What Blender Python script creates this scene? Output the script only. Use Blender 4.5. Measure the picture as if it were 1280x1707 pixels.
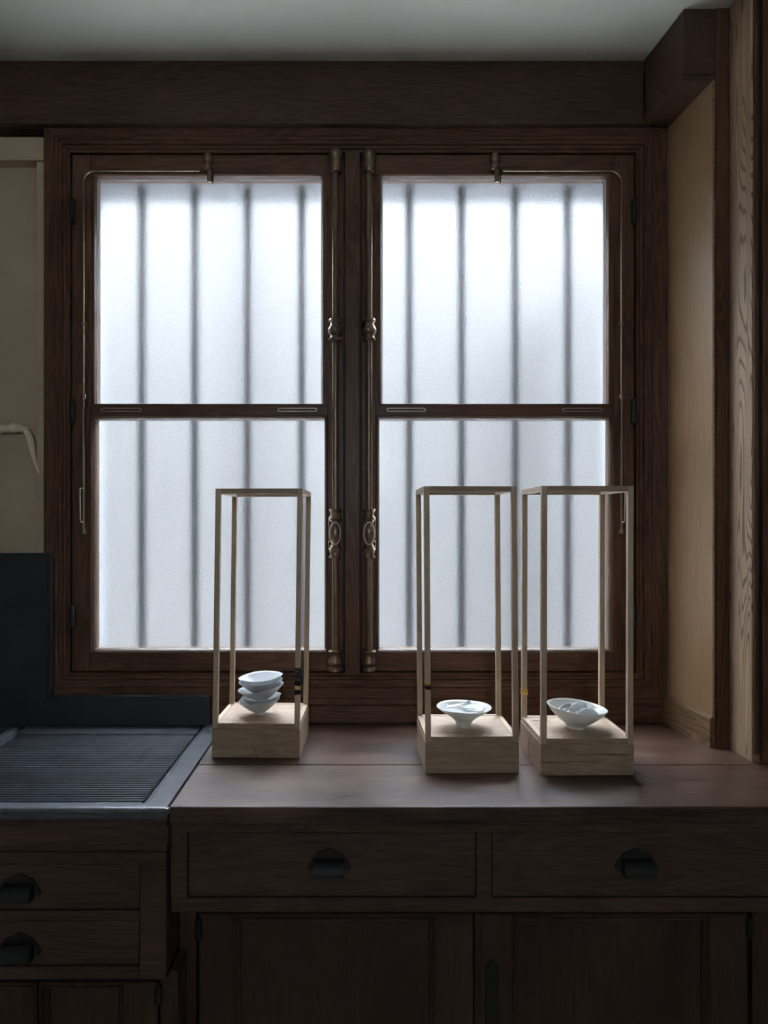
import bpy, bmesh, math, random
from mathutils import Vector, Matrix, Euler

random.seed(7)
SC = bpy.context.scene
COL = SC.collection
for o in list(bpy.data.objects):
    bpy.data.objects.remove(o)

# ------------------------------------------------------------------ camera
# image 1280 x 1707, focal length 1150 px, vanishing point at pixel (600, 875)
F, CX, CY, CAMZ = 1150.0, 600.0, 875.0, 1.40
cam = bpy.data.cameras.new('camera')
cam.sensor_fit = 'HORIZONTAL'
cam.sensor_width = 36.0
cam.lens = F / 1280 * 36.0
cam.shift_x = (640 - CX) / 1280
cam.shift_y = (CY - 853.5) / 1280
cam.clip_start = 0.05
camo = bpy.data.objects.new('camera', cam)
camo.location = (0, 0, CAMZ)
camo.rotation_euler = (math.pi / 2, 0, 0)
COL.objects.link(camo)
SC.camera = camo

# ------------------------------------------------------------------ daylight and exposure
world = bpy.data.worlds.new('overcast_sky')
SC.world = world
world.use_nodes = True
bg = world.node_tree.nodes['Background']
bg.inputs[0].default_value = (0.80, 0.88, 1.0, 1)
bg.inputs[1].default_value = 54.0
SC.view_settings.view_transform = 'Standard'
SC.view_settings.look = 'None'
SC.view_settings.gamma = 1.0
SC.view_settings.use_curve_mapping = False
SC.view_settings.exposure = 0.0
SC.cycles.use_denoising = True
SC.cycles.max_bounces = 14
SC.cycles.diffuse_bounces = 6
SC.cycles.transmission_bounces = 8
SC.cycles.blur_glossy = 0.6
SC.cycles.sample_clamp_indirect = 0
SC.cycles.use_guiding = True
SC.cycles.guiding_training_samples = 64


def X(px, Y):
    return (px - CX) / F * Y


def Z(py, Y):
    return CAMZ + (CY - py) / F * Y


# ------------------------------------------------------------------ mesh helpers
class B:
    """collects shapes into one mesh"""

    def __init__(self):
        self.bm = bmesh.new()

    def box(self, x0, x1, y0, y1, z0, z1, bev=0.0, seg=1):
        b = bmesh.new()
        bmesh.ops.create_cube(b, size=1)
        for v in b.verts:
            v.co = Vector((x0 + (v.co.x + .5) * (x1 - x0), y0 + (v.co.y + .5) * (y1 - y0), z0 + (v.co.z + .5) * (z1 - z0)))
        if bev > 0:
            bmesh.ops.bevel(b, geom=b.edges[:], offset=bev, segments=seg, affect='EDGES', profile=0.5)
        self.add(b)
        return self

    def add(self, b, mat=None):
        if mat is not None:
            bmesh.ops.transform(b, matrix=mat, verts=b.verts)
        me = bpy.data.meshes.new('tmp')
        b.to_mesh(me)
        b.free()
        self.bm.from_mesh(me)
        bpy.data.meshes.remove(me)

    def lathe(self, prof, c=(0, 0, 0), axis='Z', n=28, a0=0.0, a1=2 * math.pi, wob=None, closed=False):
        """prof: list of (radius, height)"""
        full = abs(a1 - a0 - 2 * math.pi) < 1e-6
        b = bmesh.new()
        rings = []
        cols = n if full else n + 1
        for i in range(cols):
            a = a0 + (a1 - a0) * i / n
            ring = []
            for (r, h) in prof:
                rr = r
                hh = h
                if wob:
                    rr, hh = wob(r, h, a)
                p = Vector((rr * math.cos(a), rr * math.sin(a), hh))
                ring.append(b.verts.new(p))
            rings.append(ring)
        m = len(prof)
        for i in range(n):
            r0, r1 = rings[i], rings[(i + 1) % cols]
            for j in range(m if closed else m - 1):
                k = (j + 1) % m
                b.faces.new((r0[j], r1[j], r1[k], r0[k]))
        if not full and closed:
            b.faces.new(rings[0])
            b.faces.new(list(reversed(rings[-1])))
        bmesh.ops.remove_doubles(b, verts=b.verts, dist=1e-6)
        bmesh.ops.recalc_face_normals(b, faces=b.faces)
        M = Matrix.Identity(4)
        if axis == 'Y':
            M = Matrix.Rotation(-math.pi / 2, 4, 'X')
        elif axis == 'X':
            M = Matrix.Rotation(math.pi / 2, 4, 'Y')
        M = Matrix.Translation(Vector(c)) @ M
        self.add(b, M)
        return self

    def tube(self, pts, rad, n=10, cap=True):
        b = bmesh.new()
        P = [Vector(p) for p in pts]
        R = rad if isinstance(rad, (list, tuple)) else [rad] * len(P)
        rings = []
        up = None
        for i, p in enumerate(P):
            if i == 0:
                t = P[1] - P[0]
            elif i == len(P) - 1:
                t = P[-1] - P[-2]
            else:
                t = (P[i + 1] - p).normalized() + (p - P[i - 1]).normalized()
            t.normalize()
            if up is None:
                up = Vector((0, 1, 0)) if abs(t.y) < .8 else Vector((1, 0, 0))
            s = t.cross(up).normalized()
            up = s.cross(t).normalized()
            rings.append([b.verts.new(p + R[i] * (math.cos(2 * math.pi * k / n) * s + math.sin(2 * math.pi * k / n) * up)) for k in range(n)])
        for i in range(len(P) - 1):
            for k in range(n):
                b.faces.new((rings[i][k], rings[i][(k + 1) % n], rings[i + 1][(k + 1) % n], rings[i + 1][k]))
        if cap:
            b.faces.new(rings[0])
            b.faces.new(list(reversed(rings[-1])))
        bmesh.ops.recalc_face_normals(b, faces=b.faces)
        self.add(b)
        return self

    def ring(self, x0, x1, z0, z1, prof):
        """mitred moulding round a rectangle in the XZ plane; prof: closed list of (outward, y)"""
        b = bmesh.new()
        cs = [(x0, z0, -1, -1), (x1, z0, 1, -1), (x1, z1, 1, 1), (x0, z1, -1, 1)]
        rings = [[b.verts.new((x + sx * u, y, z + sz * u)) for (u, y) in prof] for (x, z, sx, sz) in cs]
        m = len(prof)
        for i in range(4):
            r0, r1 = rings[i], rings[(i + 1) % 4]
            for j in range(m):
                k = (j + 1) % m
                b.faces.new((r0[j], r1[j], r1[k], r0[k])).material_index = 1 - i % 2
        bmesh.ops.recalc_face_normals(b, faces=b.faces)
        self.add(b)
        return self

    def prism(self, poly, axis, a, c, bev=0.0):
        """closed polygon extruded along an axis from a to c; poly holds the other two coordinates in xyz order"""
        b = bmesh.new()

        def mk(p, t):
            if axis == 'X':
                return (t, p[0], p[1])
            if axis == 'Y':
                return (p[0], t, p[1])
            return (p[0], p[1], t)
        r0 = [b.verts.new(mk(p, a)) for p in poly]
        r1 = [b.verts.new(mk(p, c)) for p in poly]
        m = len(poly)
        for j in range(m):
            k = (j + 1) % m
            b.faces.new((r0[j], r0[k], r1[k], r1[j]))
        b.faces.new(r0)
        b.faces.new(list(reversed(r1)))
        bmesh.ops.recalc_face_normals(b, faces=b.faces)
        if bev:
            bmesh.ops.bevel(b, geom=b.edges[:], offset=bev, segments=1, affect='EDGES')
        self.add(b)
        return self

    def hexa(self, pts):
        """8 points: bottom ring of four, top ring of four"""
        b = bmesh.new()
        v = [b.verts.new(p) for p in pts]
        for f in ((0, 1, 2, 3), (4, 5, 6, 7), (0, 1, 5, 4), (1, 2, 6, 5), (2, 3, 7, 6), (3, 0, 4, 7)):
            b.faces.new([v[i] for i in f])
        bmesh.ops.recalc_face_normals(b, faces=b.faces)
        self.add(b)
        return self

    def build(self, name, mat, parent=None, smooth=False, local=False, angle=35):
        me = bpy.data.meshes.new(name)
        if parent is not None and not local:
            off = world_loc(parent)
            bmesh.ops.translate(self.bm, verts=self.bm.verts, vec=-off)
        self.bm.to_mesh(me)
        self.bm.free()
        o = bpy.data.objects.new(name, me)
        COL.objects.link(o)
        mats = mat if isinstance(mat, (list, tuple)) else [mat]
        for m in mats:
            me.materials.append(m)
        if smooth:
            me.polygons.foreach_set('use_smooth', [True] * len(me.polygons))
            me.set_sharp_from_angle(angle=math.radians(angle))
        if parent is not None:
            o.parent = parent
        return o


def world_loc(o):
    v = Vector((0, 0, 0))
    while o is not None:
        v += o.location
        o = o.parent
    return v


def tag(o, label=None, cat=None, group=None, kind=None):
    if label:
        o['label'] = label
    if cat:
        o['category'] = cat
    if group:
        o['group'] = group
    if kind:
        o['kind'] = kind
    return o


def thing(name, loc, label, cat, group=None, kind=None, rz=0.0):
    o = bpy.data.objects.new(name, None)
    o.empty_display_size = .05
    COL.objects.link(o)
    o.location = loc
    o.rotation_euler = (0, 0, rz)
    return tag(o, label, cat, group, kind)


# ------------------------------------------------------------------ materials
def new_mat(name):
    m = bpy.data.materials.new(name)
    m.use_nodes = True
    nt = m.node_tree
    return m, nt, nt.nodes['Principled BSDF']


def N(nt, kind, **kw):
    n = nt.nodes.new(kind)
    for k, v in kw.items():
        if hasattr(n, k):
            setattr(n, k, v)
        else:
            n.inputs[k].default_value = v
    return n


def math_node(nt, op, a, b=None):
    n = nt.nodes.new('ShaderNodeMath')
    n.operation = op
    for i, v in enumerate((a, b)):
        if v is None:
            continue
        if isinstance(v, (int, float)):
            n.inputs[i].default_value = v
        else:
            nt.links.new(v, n.inputs[i])
    return n.outputs[0]


def wood(name, dark, mid, light, axis='X', rough=.45, bump=.12, rings=.35, ring_freq=55.0, scale=1.0, stain=.35, spec=.5, coat=0.0, thin=False, lo=.30, hi=.72):
    m, nt, p = new_mat(name)
    L = nt.links
    tc = N(nt, 'ShaderNodeTexCoord')
    oi = N(nt, 'ShaderNodeObjectInfo')
    off = nt.nodes.new('ShaderNodeVectorMath')
    off.operation = 'MULTIPLY_ADD'
    off.inputs[0].default_value = (1, 1, 1)
    cmb = nt.nodes.new('ShaderNodeCombineXYZ')
    for i, k in enumerate((7.3, 3.1, 5.7)):
        L.new(math_node(nt, 'MULTIPLY', oi.outputs['Random'], k), cmb.inputs[i])
    add = nt.nodes.new('ShaderNodeVectorMath')
    add.operation = 'ADD'
    L.new(tc.outputs['Object'], add.inputs[0])
    L.new(cmb.outputs[0], add.inputs[1])

    def mapped(along, across):
        mp = nt.nodes.new('ShaderNodeMapping')
        i = 'XYZ'.index(axis)
        s = [across * scale] * 3
        s[i] = along * scale
        mp.inputs['Scale'].default_value = s
        L.new(add.outputs[0], mp.inputs['Vector'])
        return mp.outputs[0]
    fib = N(nt, 'ShaderNodeTexNoise', Scale=1.0, Detail=5.0, Roughness=.65)
    L.new(mapped(9, 260), fib.inputs['Vector'])
    cat = N(nt, 'ShaderNodeTexNoise', Scale=1.0, Detail=1.5, Roughness=.4)
    L.new(mapped(1.1, 14) if thin else mapped(1.6, 13), cat.inputs['Vector'])
    big = N(nt, 'ShaderNodeTexNoise', Scale=1.0, Detail=3.0, Roughness=.55)
    L.new(mapped(3, 7), big.inputs['Vector'])
    ringv = math_node(nt, 'MULTIPLY', math_node(nt, 'ADD', math_node(nt, 'SINE', math_node(nt, 'MULTIPLY', cat.outputs[0], ring_freq * 2)), 1.0), .5)
    if thin:
        ringv = math_node(nt, 'SUBTRACT', 1.0, math_node(nt, 'POWER', ringv, 3.5))
    else:
        ringv = math_node(nt, 'POWER', ringv, 1.6)
    f = math_node(nt, 'ADD', math_node(nt, 'MULTIPLY', fib.outputs[0], 1 - rings), math_node(nt, 'MULTIPLY', ringv, rings))
    f2 = math_node(nt, 'ADD', math_node(nt, 'MULTIPLY', f, 1 - stain), math_node(nt, 'MULTIPLY', big.outputs[0], stain))
    cr = nt.nodes.new('ShaderNodeValToRGB')
    e = cr.color_ramp.elements
    e[0].position, e[0].color = lo, (*dark, 1)
    e[1].position, e[1].color = hi, (*light, 1)
    md = e.new(.50)
    md.color = (*mid, 1)
    L.new(f2, cr.inputs[0])
    L.new(cr.outputs[0], p.inputs['Base Color'])
    rr = N(nt, 'ShaderNodeMapRange')
    rr.inputs['To Min'].default_value = max(.29, rough - .1)
    rr.inputs['To Max'].default_value = max(.34, rough + .12)
    L.new(big.outputs[0], rr.inputs['Value'])
    L.new(rr.outputs[0], p.inputs['Roughness'])
    bp = N(nt, 'ShaderNodeBump', Strength=bump, Distance=.002)
    L.new(f, bp.inputs['Height'])
    L.new(bp.outputs[0], p.inputs['Normal'])
    p.inputs['Specular IOR Level'].default_value = spec
    p.inputs['Coat Weight'].default_value = coat
    return m


def plain(name, col, rough=.5, metal=0.0, var=.12, vscale=20.0, bump=.0, bscale=120.0, spec=.5):
    m, nt, p = new_mat(name)
    L = nt.links
    tc = N(nt, 'ShaderNodeTexCoord')
    nz = N(nt, 'ShaderNodeTexNoise', Scale=vscale, Detail=4.0, Roughness=.6)
    L.new(tc.outputs['Object'], nz.inputs['Vector'])
    cr = nt.nodes.new('ShaderNodeValToRGB')
    e = cr.color_ramp.elements
    e[0].position, e[1].position = .3, .7
    e[0].color = tuple(max(0, c * (1 - var)) for c in col) + (1,)
    e[1].color = tuple(min(1, c * (1 + var)) for c in col) + (1,)
    L.new(nz.outputs[0], cr.inputs[0])
    L.new(cr.outputs[0], p.inputs['Base Color'])
    p.inputs['Roughness'].default_value = rough
    p.inputs['Metallic'].default_value = metal
    p.inputs['Specular IOR Level'].default_value = spec
    if bump:
        n2 = N(nt, 'ShaderNodeTexNoise', Scale=bscale, Detail=3.0)
        L.new(tc.outputs['Object'], n2.inputs['Vector'])
        bp = N(nt, 'ShaderNodeBump', Strength=bump, Distance=.002)
        L.new(n2.outputs[0], bp.inputs['Height'])
        L.new(bp.outputs[0], p.inputs['Normal'])
    return m


def glass_mat(name, rough, bump):
    m, nt, p = new_mat(name)
    L = nt.links
    p.inputs['Base Color'].default_value = (.97, .985, 1, 1)
    p.inputs['Transmission Weight'].default_value = 1
    p.inputs['Roughness'].default_value = rough
    p.inputs['IOR'].default_value = 1.22
    if bump:
        tc = N(nt, 'ShaderNodeTexCoord')
        a = N(nt, 'ShaderNodeTexNoise', Scale=210.0, Detail=2.5, Roughness=.7)
        L.new(tc.outputs['Object'], a.inputs['Vector'])
        bp = N(nt, 'ShaderNodeBump', Strength=bump, Distance=.0011)
        L.new(a.outputs[0], bp.inputs['Height'])
        L.new(bp.outputs[0], p.inputs['Normal'])
        # random tint paints the relief's uneven sparkle into the glass colour
        g1 = N(nt, 'ShaderNodeTexNoise', Scale=300.0, Detail=2.0, Roughness=.7)
        L.new(tc.outputs['Object'], g1.inputs['Vector'])
        cr = nt.nodes.new('ShaderNodeValToRGB')
        e = cr.color_ramp.elements
        e[0].position, e[0].color = .30, (.58, .61, .64, 1)
        e[1].position, e[1].color = .66, (1, 1, 1, 1)
        L.new(g1.outputs[0], cr.inputs[0])
        L.new(cr.outputs[0], p.inputs['Base Color'])
    return m


DK = ((.038, .019, .011), (.070, .036, .020), (.105, .056, .033))
M_beam = wood('dark_oak_beam', *DK, axis='X', rough=.5, spec=.3, rings=.15)
M_beamY = wood('dark_oak_along', *DK, axis='Y', rough=.5, spec=.3, rings=.15)
M_darkX = wood('dark_window_wood_across', (.055, .026, .014), (.108, .053, .030), (.16, .085, .050), axis='X', rough=.4, rings=.2, spec=.22)
M_darkZ = wood('dark_window_wood_upright', (.055, .026, .014), (.108, .053, .030), (.16, .085, .050), axis='Z', rough=.4, rings=.2, spec=.22)
M_cabX = wood('cabinet_wood_across', (.040, .021, .014), (.072, .039, .026), (.105, .059, .040), axis='X', rough=.5, spec=.3, rings=.15)
M_cabZ = wood('cabinet_wood_upright', (.035, .019, .012), (.056, .031, .020), (.080, .046, .030), axis='Z', rough=.5, spec=.3, rings=.12)
M_panel = wood('varnished_oak_panel', (.19, .11, .052), (.27, .165, .083), (.34, .22, .12), axis='Z', rough=.27, rings=0.0, stain=.4, coat=.3)
M_oakring = wood('open_grained_oak', (.13, .077, .042), (.28, .18, .105), (.36, .245, .15), axis='Z', rough=.42, rings=.75, ring_freq=120, bump=.4, stain=.1, thin=True)
M_skirt = wood('worn_oak_skirting', (.07, .036, .017), (.19, .115, .058), (.30, .20, .11), axis='Y', rough=.4, rings=.2)
M_top = wood('worn_worktop_wood', (.022, .011, .007), (.072, .038, .024), (.135, .076, .047), axis='X', rough=.36, rings=0.0, stain=.55, lo=.38, hi=.63, bump=.18, spec=.42)
M_oak = wood('pale_oak_stock', (.36, .265, .18), (.47, .36, .25), (.56, .44, .32), axis='Z', rough=.5, rings=.15, bump=.06, scale=2.0)
M_oakX = wood('pale_oak_block', (.25, .17, .11), (.35, .25, .165), (.44, .33, .225), axis='X', rough=.55, rings=.25, ring_freq=40, bump=.1, scale=2.0)
M_bead = wood('worn_bead_wood', (.045, .024, .012), (.07, .038, .019), (.10, .056, .030), axis='Z', rough=.4, spec=.25, rings=.1)
M_beadX = wood('worn_bead_wood_across', (.045, .024, .012), (.07, .038, .019), (.10, .056, .030), axis='X', rough=.4, spec=.25, rings=.1)
M_slate = plain('dark_slate', (.022, .0235, .026), rough=.42, var=.3, vscale=9, bump=.08, bscale=60)
M_lip = plain('rubbed_slate_edge', (.095, .104, .115), rough=.34, var=.25, vscale=40, bump=.3, bscale=300)
M_sink = plain('worn_zinc_grey_slate', (.054, .060, .069), rough=.31, var=.35, vscale=26, bump=.15, bscale=160)
M_ceil = plain('ceiling_plaster', (.58, .58, .515), rough=.9, var=.03, vscale=2)
M_cream = plain('cream_paint', (.46, .37, .26), rough=.6, var=.06, vscale=4)
M_pipe = plain('painted_pipe', (.70, .59, .44), rough=.4, var=.05)
M_iron = plain('dark_iron', (.014, .013, .012), rough=.55, metal=.2, var=.2)
M_bar = plain('iron_bar_paint', (.018, .02, .022), rough=.6, var=.1)
M_bronze = plain('dull_bronze', (.20, .15, .10), rough=.34, metal=.85, var=.2, vscale=60)
M_steel = plain('worn_nickel', (.58, .54, .47), rough=.35, metal=.55, var=.1)


def porcelain(name, col):
    """thin fired porcelain: glossy, and some light passes through the wall"""
    m = plain(name, col, rough=.32, var=.02)
    nt = m.node_tree
    p = nt.nodes['Principled BSDF']
    tr = N(nt, 'ShaderNodeBsdfTranslucent')
    tr.inputs['Color'].default_value = (*col, 1)
    mx = nt.nodes.new('ShaderNodeMixShader')
    mx.inputs[0].default_value = .25
    nt.links.new(p.outputs[0], mx.inputs[1])
    nt.links.new(tr.outputs[0], mx.inputs[2])
    nt.links.new(mx.outputs[0], nt.nodes['Material Output'].inputs['Surface'])
    return m


M_porc = porcelain('white_porcelain', (.70, .725, .74))
M_frag = plain('shade_grey_porcelain', (.46, .48, .485), rough=.4, var=.03)  # greyed to paint in the shade of the fragments' hollows
M_porc2 = porcelain('ivory_porcelain', (.71, .71, .67))
M_gold = plain('gold_leaf', (.78, .54, .18), rough=.3, metal=1.0, var=.25, vscale=200)
M_lacquer = plain('black_lacquer_repair', (.02, .016, .02), rough=.2, var=.3, vscale=100, bump=.5, bscale=250)
M_putty = plain('glazing_putty', (.55, .58, .60), rough=.6, var=.05)
M_room = plain('room_paint', (.62, .58, .50), rough=.8, var=.04, vscale=2)
M_floor = plain('floor_tiles_pale', (.42, .37, .31), rough=.5, var=.2, vscale=3)
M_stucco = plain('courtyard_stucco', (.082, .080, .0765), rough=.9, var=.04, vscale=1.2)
M_reveal = plain('reveal_stucco', (.13, .135, .14), rough=.9, var=.05)
M_ground = plain('courtyard_paving', (.74, .73, .71), rough=.9, var=.1, vscale=3)
M_gl_in = glass_mat('frosted_glass_face', .29, 1.0)
M_gl_out = glass_mat('clear_glass_face', .0, 0)

# ------------------------------------------------------------------ main dimensions
YW = 1.82           # window wall, room side
ZC = 0.881          # worktop height
CEIL = 2.598
XL, XR, YB = -2.2, 1.75, -2.6
CAS = 1.797         # face of window casing
SASH = 1.818        # face of sashes
GL = 1.838          # glass

# ------------------------------------------------------------------ room shell
b = B().box(XL - .15, XR + .15, YB - .15, 2.15, CEIL, CEIL + .2)
tag(b.build('ceiling', M_ceil), 'pale grey plaster ceiling above the window beam', 'ceiling', kind='structure')
b = B().box(XL - .15, XR + .15, YB - .15, 2.15, -.15, 0)
tag(b.build('floor', M_floor), 'pale floor below the cabinets', 'floor', kind='structure')
b = B().box(XL - .15, XL, YB - .15, 2.15, 0, CEIL)
tag(b.build('wall_left', M_room), 'painted side wall beyond the sink', 'wall', kind='structure')
b = B()
rx0, rx1, rz0, rz1 = -.3, .2, 1.85, 2.10     # unseen opening, added so sky light reaches the cabinet fronts
b.box(XL, rx0, YB - .15, YB, 0, CEIL).box(rx1, XR, YB - .15, YB, 0, CEIL)
b.box(rx0, rx1, YB - .15, YB, 0, rz0).box(rx0, rx1, YB - .15, YB, rz1, CEIL)
tag(b.build('wall_front', M_room), 'painted wall behind the camera with a small high opening added for fill light', 'wall', kind='structure')

# window wall: masonry round one opening, and a recessed painted bay on the left
ox0, ox1, oz0, oz1 = -.80, .755, .99, 2.405
xa, xb = X(112, 1.82), X(1064, 1.82)
za, zb = Z(1126, 1.82), Z(252, 1.82)
wb = B()
wb.box(XL, ox0, 1.862, 2.15, 0, CEIL)
wb.box(ox1, XR + .15, 1.862, 2.15, 0, CEIL)
wb.box(ox0, ox1, 1.862, 2.15, 0, oz0)
wb.box(ox0, ox1, 1.862, 2.15, oz1, CEIL)
wall_back = wb.build('wall_back', M_reveal)
tag(wall_back, 'thick window wall with painted bay beside the left window', 'wall', kind='structure')
yb = 1.845
B().box(XL, X(62, yb), yb, 1.862, ZC - .3, CEIL).build('recessed_panel', M_cream, wall_back)
B().box(X(62, YW), X(77, YW), 1.815, 1.862, ZC, Z(267, 1.815), .002).build('corner_strip', M_cream, wall_back)
B().box(XL, X(77, YW), 1.806, 1.862, Z(267, 1.806), Z(228, 1.806), .002).build('head_band', M_cream, wall_back)
fb = B()
fb.box(X(77, YW), xa, 1.83, 1.862, ZC - .3, CEIL)
fb.box(xb, XR, 1.83, 1.862, ZC - .3, CEIL)
fb.box(xa, xb, 1.83, 1.862, zb, CEIL)
fb.box(xa, xb, 1.83, 1.862, ZC - .3, za)
fb.build('timber_backing', M_darkX, wall_back)

# courtyard outside
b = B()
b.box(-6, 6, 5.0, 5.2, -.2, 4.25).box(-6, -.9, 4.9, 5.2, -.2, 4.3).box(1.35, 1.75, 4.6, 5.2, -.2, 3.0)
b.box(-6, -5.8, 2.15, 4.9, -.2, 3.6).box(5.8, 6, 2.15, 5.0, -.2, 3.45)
b.box(-6, 6, 1.95, 2.15, CEIL + .201, 5.5)  # unseen upper storey, added to keep light from behind off the courtyard wall
b.box(-6, XL - .151, 1.95, 2.15, -.2, CEIL + .2).box(XR + .151, 6, 1.95, 2.15, -.2, CEIL + .2)  # unseen facade ends, added to block the same light at the sides
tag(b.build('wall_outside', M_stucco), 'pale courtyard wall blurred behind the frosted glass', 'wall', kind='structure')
b = B().box(-15, 15, -15, 15, -.4, -.2)
tag(b.build('ground', M_ground), 'paving of the courtyard outside the windows', 'ground', kind='structure')

# ceiling beam over the window and its return along the right wall
YBM, YFR = 1.78, 1.602
zb0 = Z(200, YBM)
zb1 = Z(207, YBM)
t = thing('trim_1', (0, YBM, zb1), 'dark oak boxed beam running along the ceiling above both windows', 'beam', kind='structure')
xc = X(1074, YBM)
B().box(XL, xc - .001, YBM, 1.85, zb0, CEIL, .001).build('fascia', M_beam, t)
B().box(XL, xc + .02, YBM - .004, 1.83, zb1, zb0 - .0008, .0025, 2).build('lower_bead', M_beam, t)

t = thing('trim_2', (xc, YFR, zb1), 'short oak beam returning forward along the ceiling in the right corner', 'beam', kind='structure')
xf = X(1140, YFR)
zf = 2.4475
B().hexa([(xf, YFR, zf), (.90, YFR, zf), (.90, 1.83, zf), (xc, YBM - .0045, zf),
          (xf, YFR, CEIL), (.90, YFR, CEIL), (.90, 1.83, CEIL), (xc, YBM - .0045, CEIL)]).build('fascia', M_beamY, t)
B().hexa([(xf - .002, YFR + .004, zb1), (.90, YFR + .004, zb1), (.90, 1.83, zb1), (xc - .003, YBM - .006, zb1),
          (xf - .004, YFR + .002, zf - .002), (.90, YFR + .002, zf - .002), (.90, 1.83, zf - .002), (xc - .005, YBM - .006, zf - .002)]).build('lower_bead', M_beamY, t)

# right hand panelling
wr = thing('wall_right', (.82, 1.60, 0), 'oak panelled wall splaying away right of the windows', 'wall', kind='structure')
p0, p1 = (.799, YW), (.8206, 1.606)
B().hexa([(*p0, ZC), (*p1, ZC), (.90, p1[1], ZC), (.90, YW, ZC), (*p0, zb1), (*p1, zb1), (.90, p1[1], zb1), (.90, YW, zb1)]).build('oak_panel', M_panel, wr)
B().box(.8206, .8245, 1.600, 1.6045, ZC + .07, zb1, .001).build('edge_bead', M_skirt, wr)
B().box(.8255, 1.0, 1.5985, 1.6055, ZC, CEIL, .0008).build('post_face', M_darkZ, wr)
B().box(.855, 1.0, 1.506, 1.598, ZC, CEIL, .002, 2).build('oak_post', M_oakring, wr)
B().tube([(.8635, 1.503, ZC + .02), (.8635, 1.503, CEIL)], .006, 12).build('bead', M_bead, wr, smooth=True)
B().box(.872, XR, 1.492, 1.60, ZC, CEIL, .002).build('cupboard_face', M_darkZ, wr)
tag(B().box(XR, XR + .15, YB - .15, 1.6, 0, CEIL).build('wall_rear', M_room), 'painted side wall of the room beyond the cupboard', 'wall', kind='structure')
B().box(1.0, XR, 1.607, 1.83, ZC + .0005, CEIL).build('wall_core', M_room, wr)

b = B()
b.hexa([(.790, YW, ZC), (.8137, 1.605, ZC), (.86, 1.605, ZC), (.86, YW, ZC),
        (.790, YW, ZC + .068), (.8137, 1.605, ZC + .068), (.86, 1.605, ZC + .068), (.86, YW, ZC + .068)])
b.hexa([(.793, YW, ZC + .068), (.8165, 1.605, ZC + .068), (.86, 1.605, ZC + .068), (.86, YW, ZC + .068),
        (.7975, YW, ZC + .073), (.819, 1.605, ZC + .073), (.86, 1.605, ZC + .073), (.86, YW, ZC + .073)])
tag(b.build('baseboard_right', M_skirt), 'worn oak skirting board below the right panel', 'skirting', kind='structure')

# ------------------------------------------------------------------ window casing
ct = thing('trim_3', (X(588, CAS), CAS, Z(1157, CAS)), 'dark wooden casing framing both windows with a mullion between', 'casing', kind='structure')
cx0, cx1, cz0, cz1 = X(118, SASH), X(1059, SASH), Z(1121, SASH), Z(256, SASH)
prof = [(0, 1.84), (0, 1.813), (.007, 1.813), (.009, 1.808), (.013, 1.806), (.017, 1.808), (.018, 1.803), (.026, 1.803),
        (.028, 1.799), (.0315, 1.797), (.035, 1.799), (.037, CAS), (.062, CAS), (.062, 1.84)]
B().ring(cx0, cx1, cz0, cz1, prof).build('moulded_frame', [M_darkZ, M_darkX], ct)
B().box(cx1 + .0625, .80, 1.800, 1.83, ZC, zb1, .001).build('filler_board', M_darkZ, ct)
B().box(xa - .05, .80, 1.799, 1.83, cz1 + .0625, zb1 + .02, .001).build('head_board', M_darkX, ct)
B().box(X(575, 1.806), X(600, 1.806), 1.806, 1.84, cz0 + .001, cz1 - .001, .002, 2).build('mullion', M_darkZ, ct)
bb = B().ring(cx0, cx1, cz0, cz1, [(-.012, 1.8605), (-.012, 1.885), (.06, 1.885), (.06, 1.8605)])
bb.box(X(575, 1.806) - .012, X(600, 1.806) + .012, 1.8605, 1.885, cz0, cz1)
bb.build('rebate_stop', [M_darkZ, M_darkX], ct)
# apron below the casing
B().box(X(353, YW), .795, 1.803, 1.83, ZC + .001, cz0 - .0825, .002).build('apron_board', M_darkX, ct)
B().box(X(353, YW), .795, 1.800, 1.83, cz0 - .0818, cz0 - .0625, .002).build('apron_board', M_darkX, ct)


# ------------------------------------------------------------------ windows
def pane_mesh(x0, x1, z0, z1, name, parent):
    bb = B().box(x0, x1, GL, GL + .004, z0, z1)
    o = bb.build(name, [M_gl_out, M_gl_in], parent)
    for pl in o.data.polygons:
        pl.material_index = 1 if pl.normal.y < -.5 else 0
    return o


def catmull(pts, n=8):
    out = []
    P = [Vector(p) for p in pts]
    for i in range(len(P) - 1):
        p0 = P[max(i - 1, 0)]
        p1_, p2 = P[i], P[i + 1]
        p3 = P[min(i + 2, len(P) - 1)]
        for k in range(n):
            t_ = k / n
            out.append(.5 * ((2 * p1_) + (-p0 + p2) * t_ + (2 * p0 - 5 * p1_ + 4 * p2 - p3) * t_ ** 2 + (-p0 + 3 * p1_ - 3 * p2 + p3) * t_ ** 3))
    out.append(P[-1])
    return out


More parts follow.
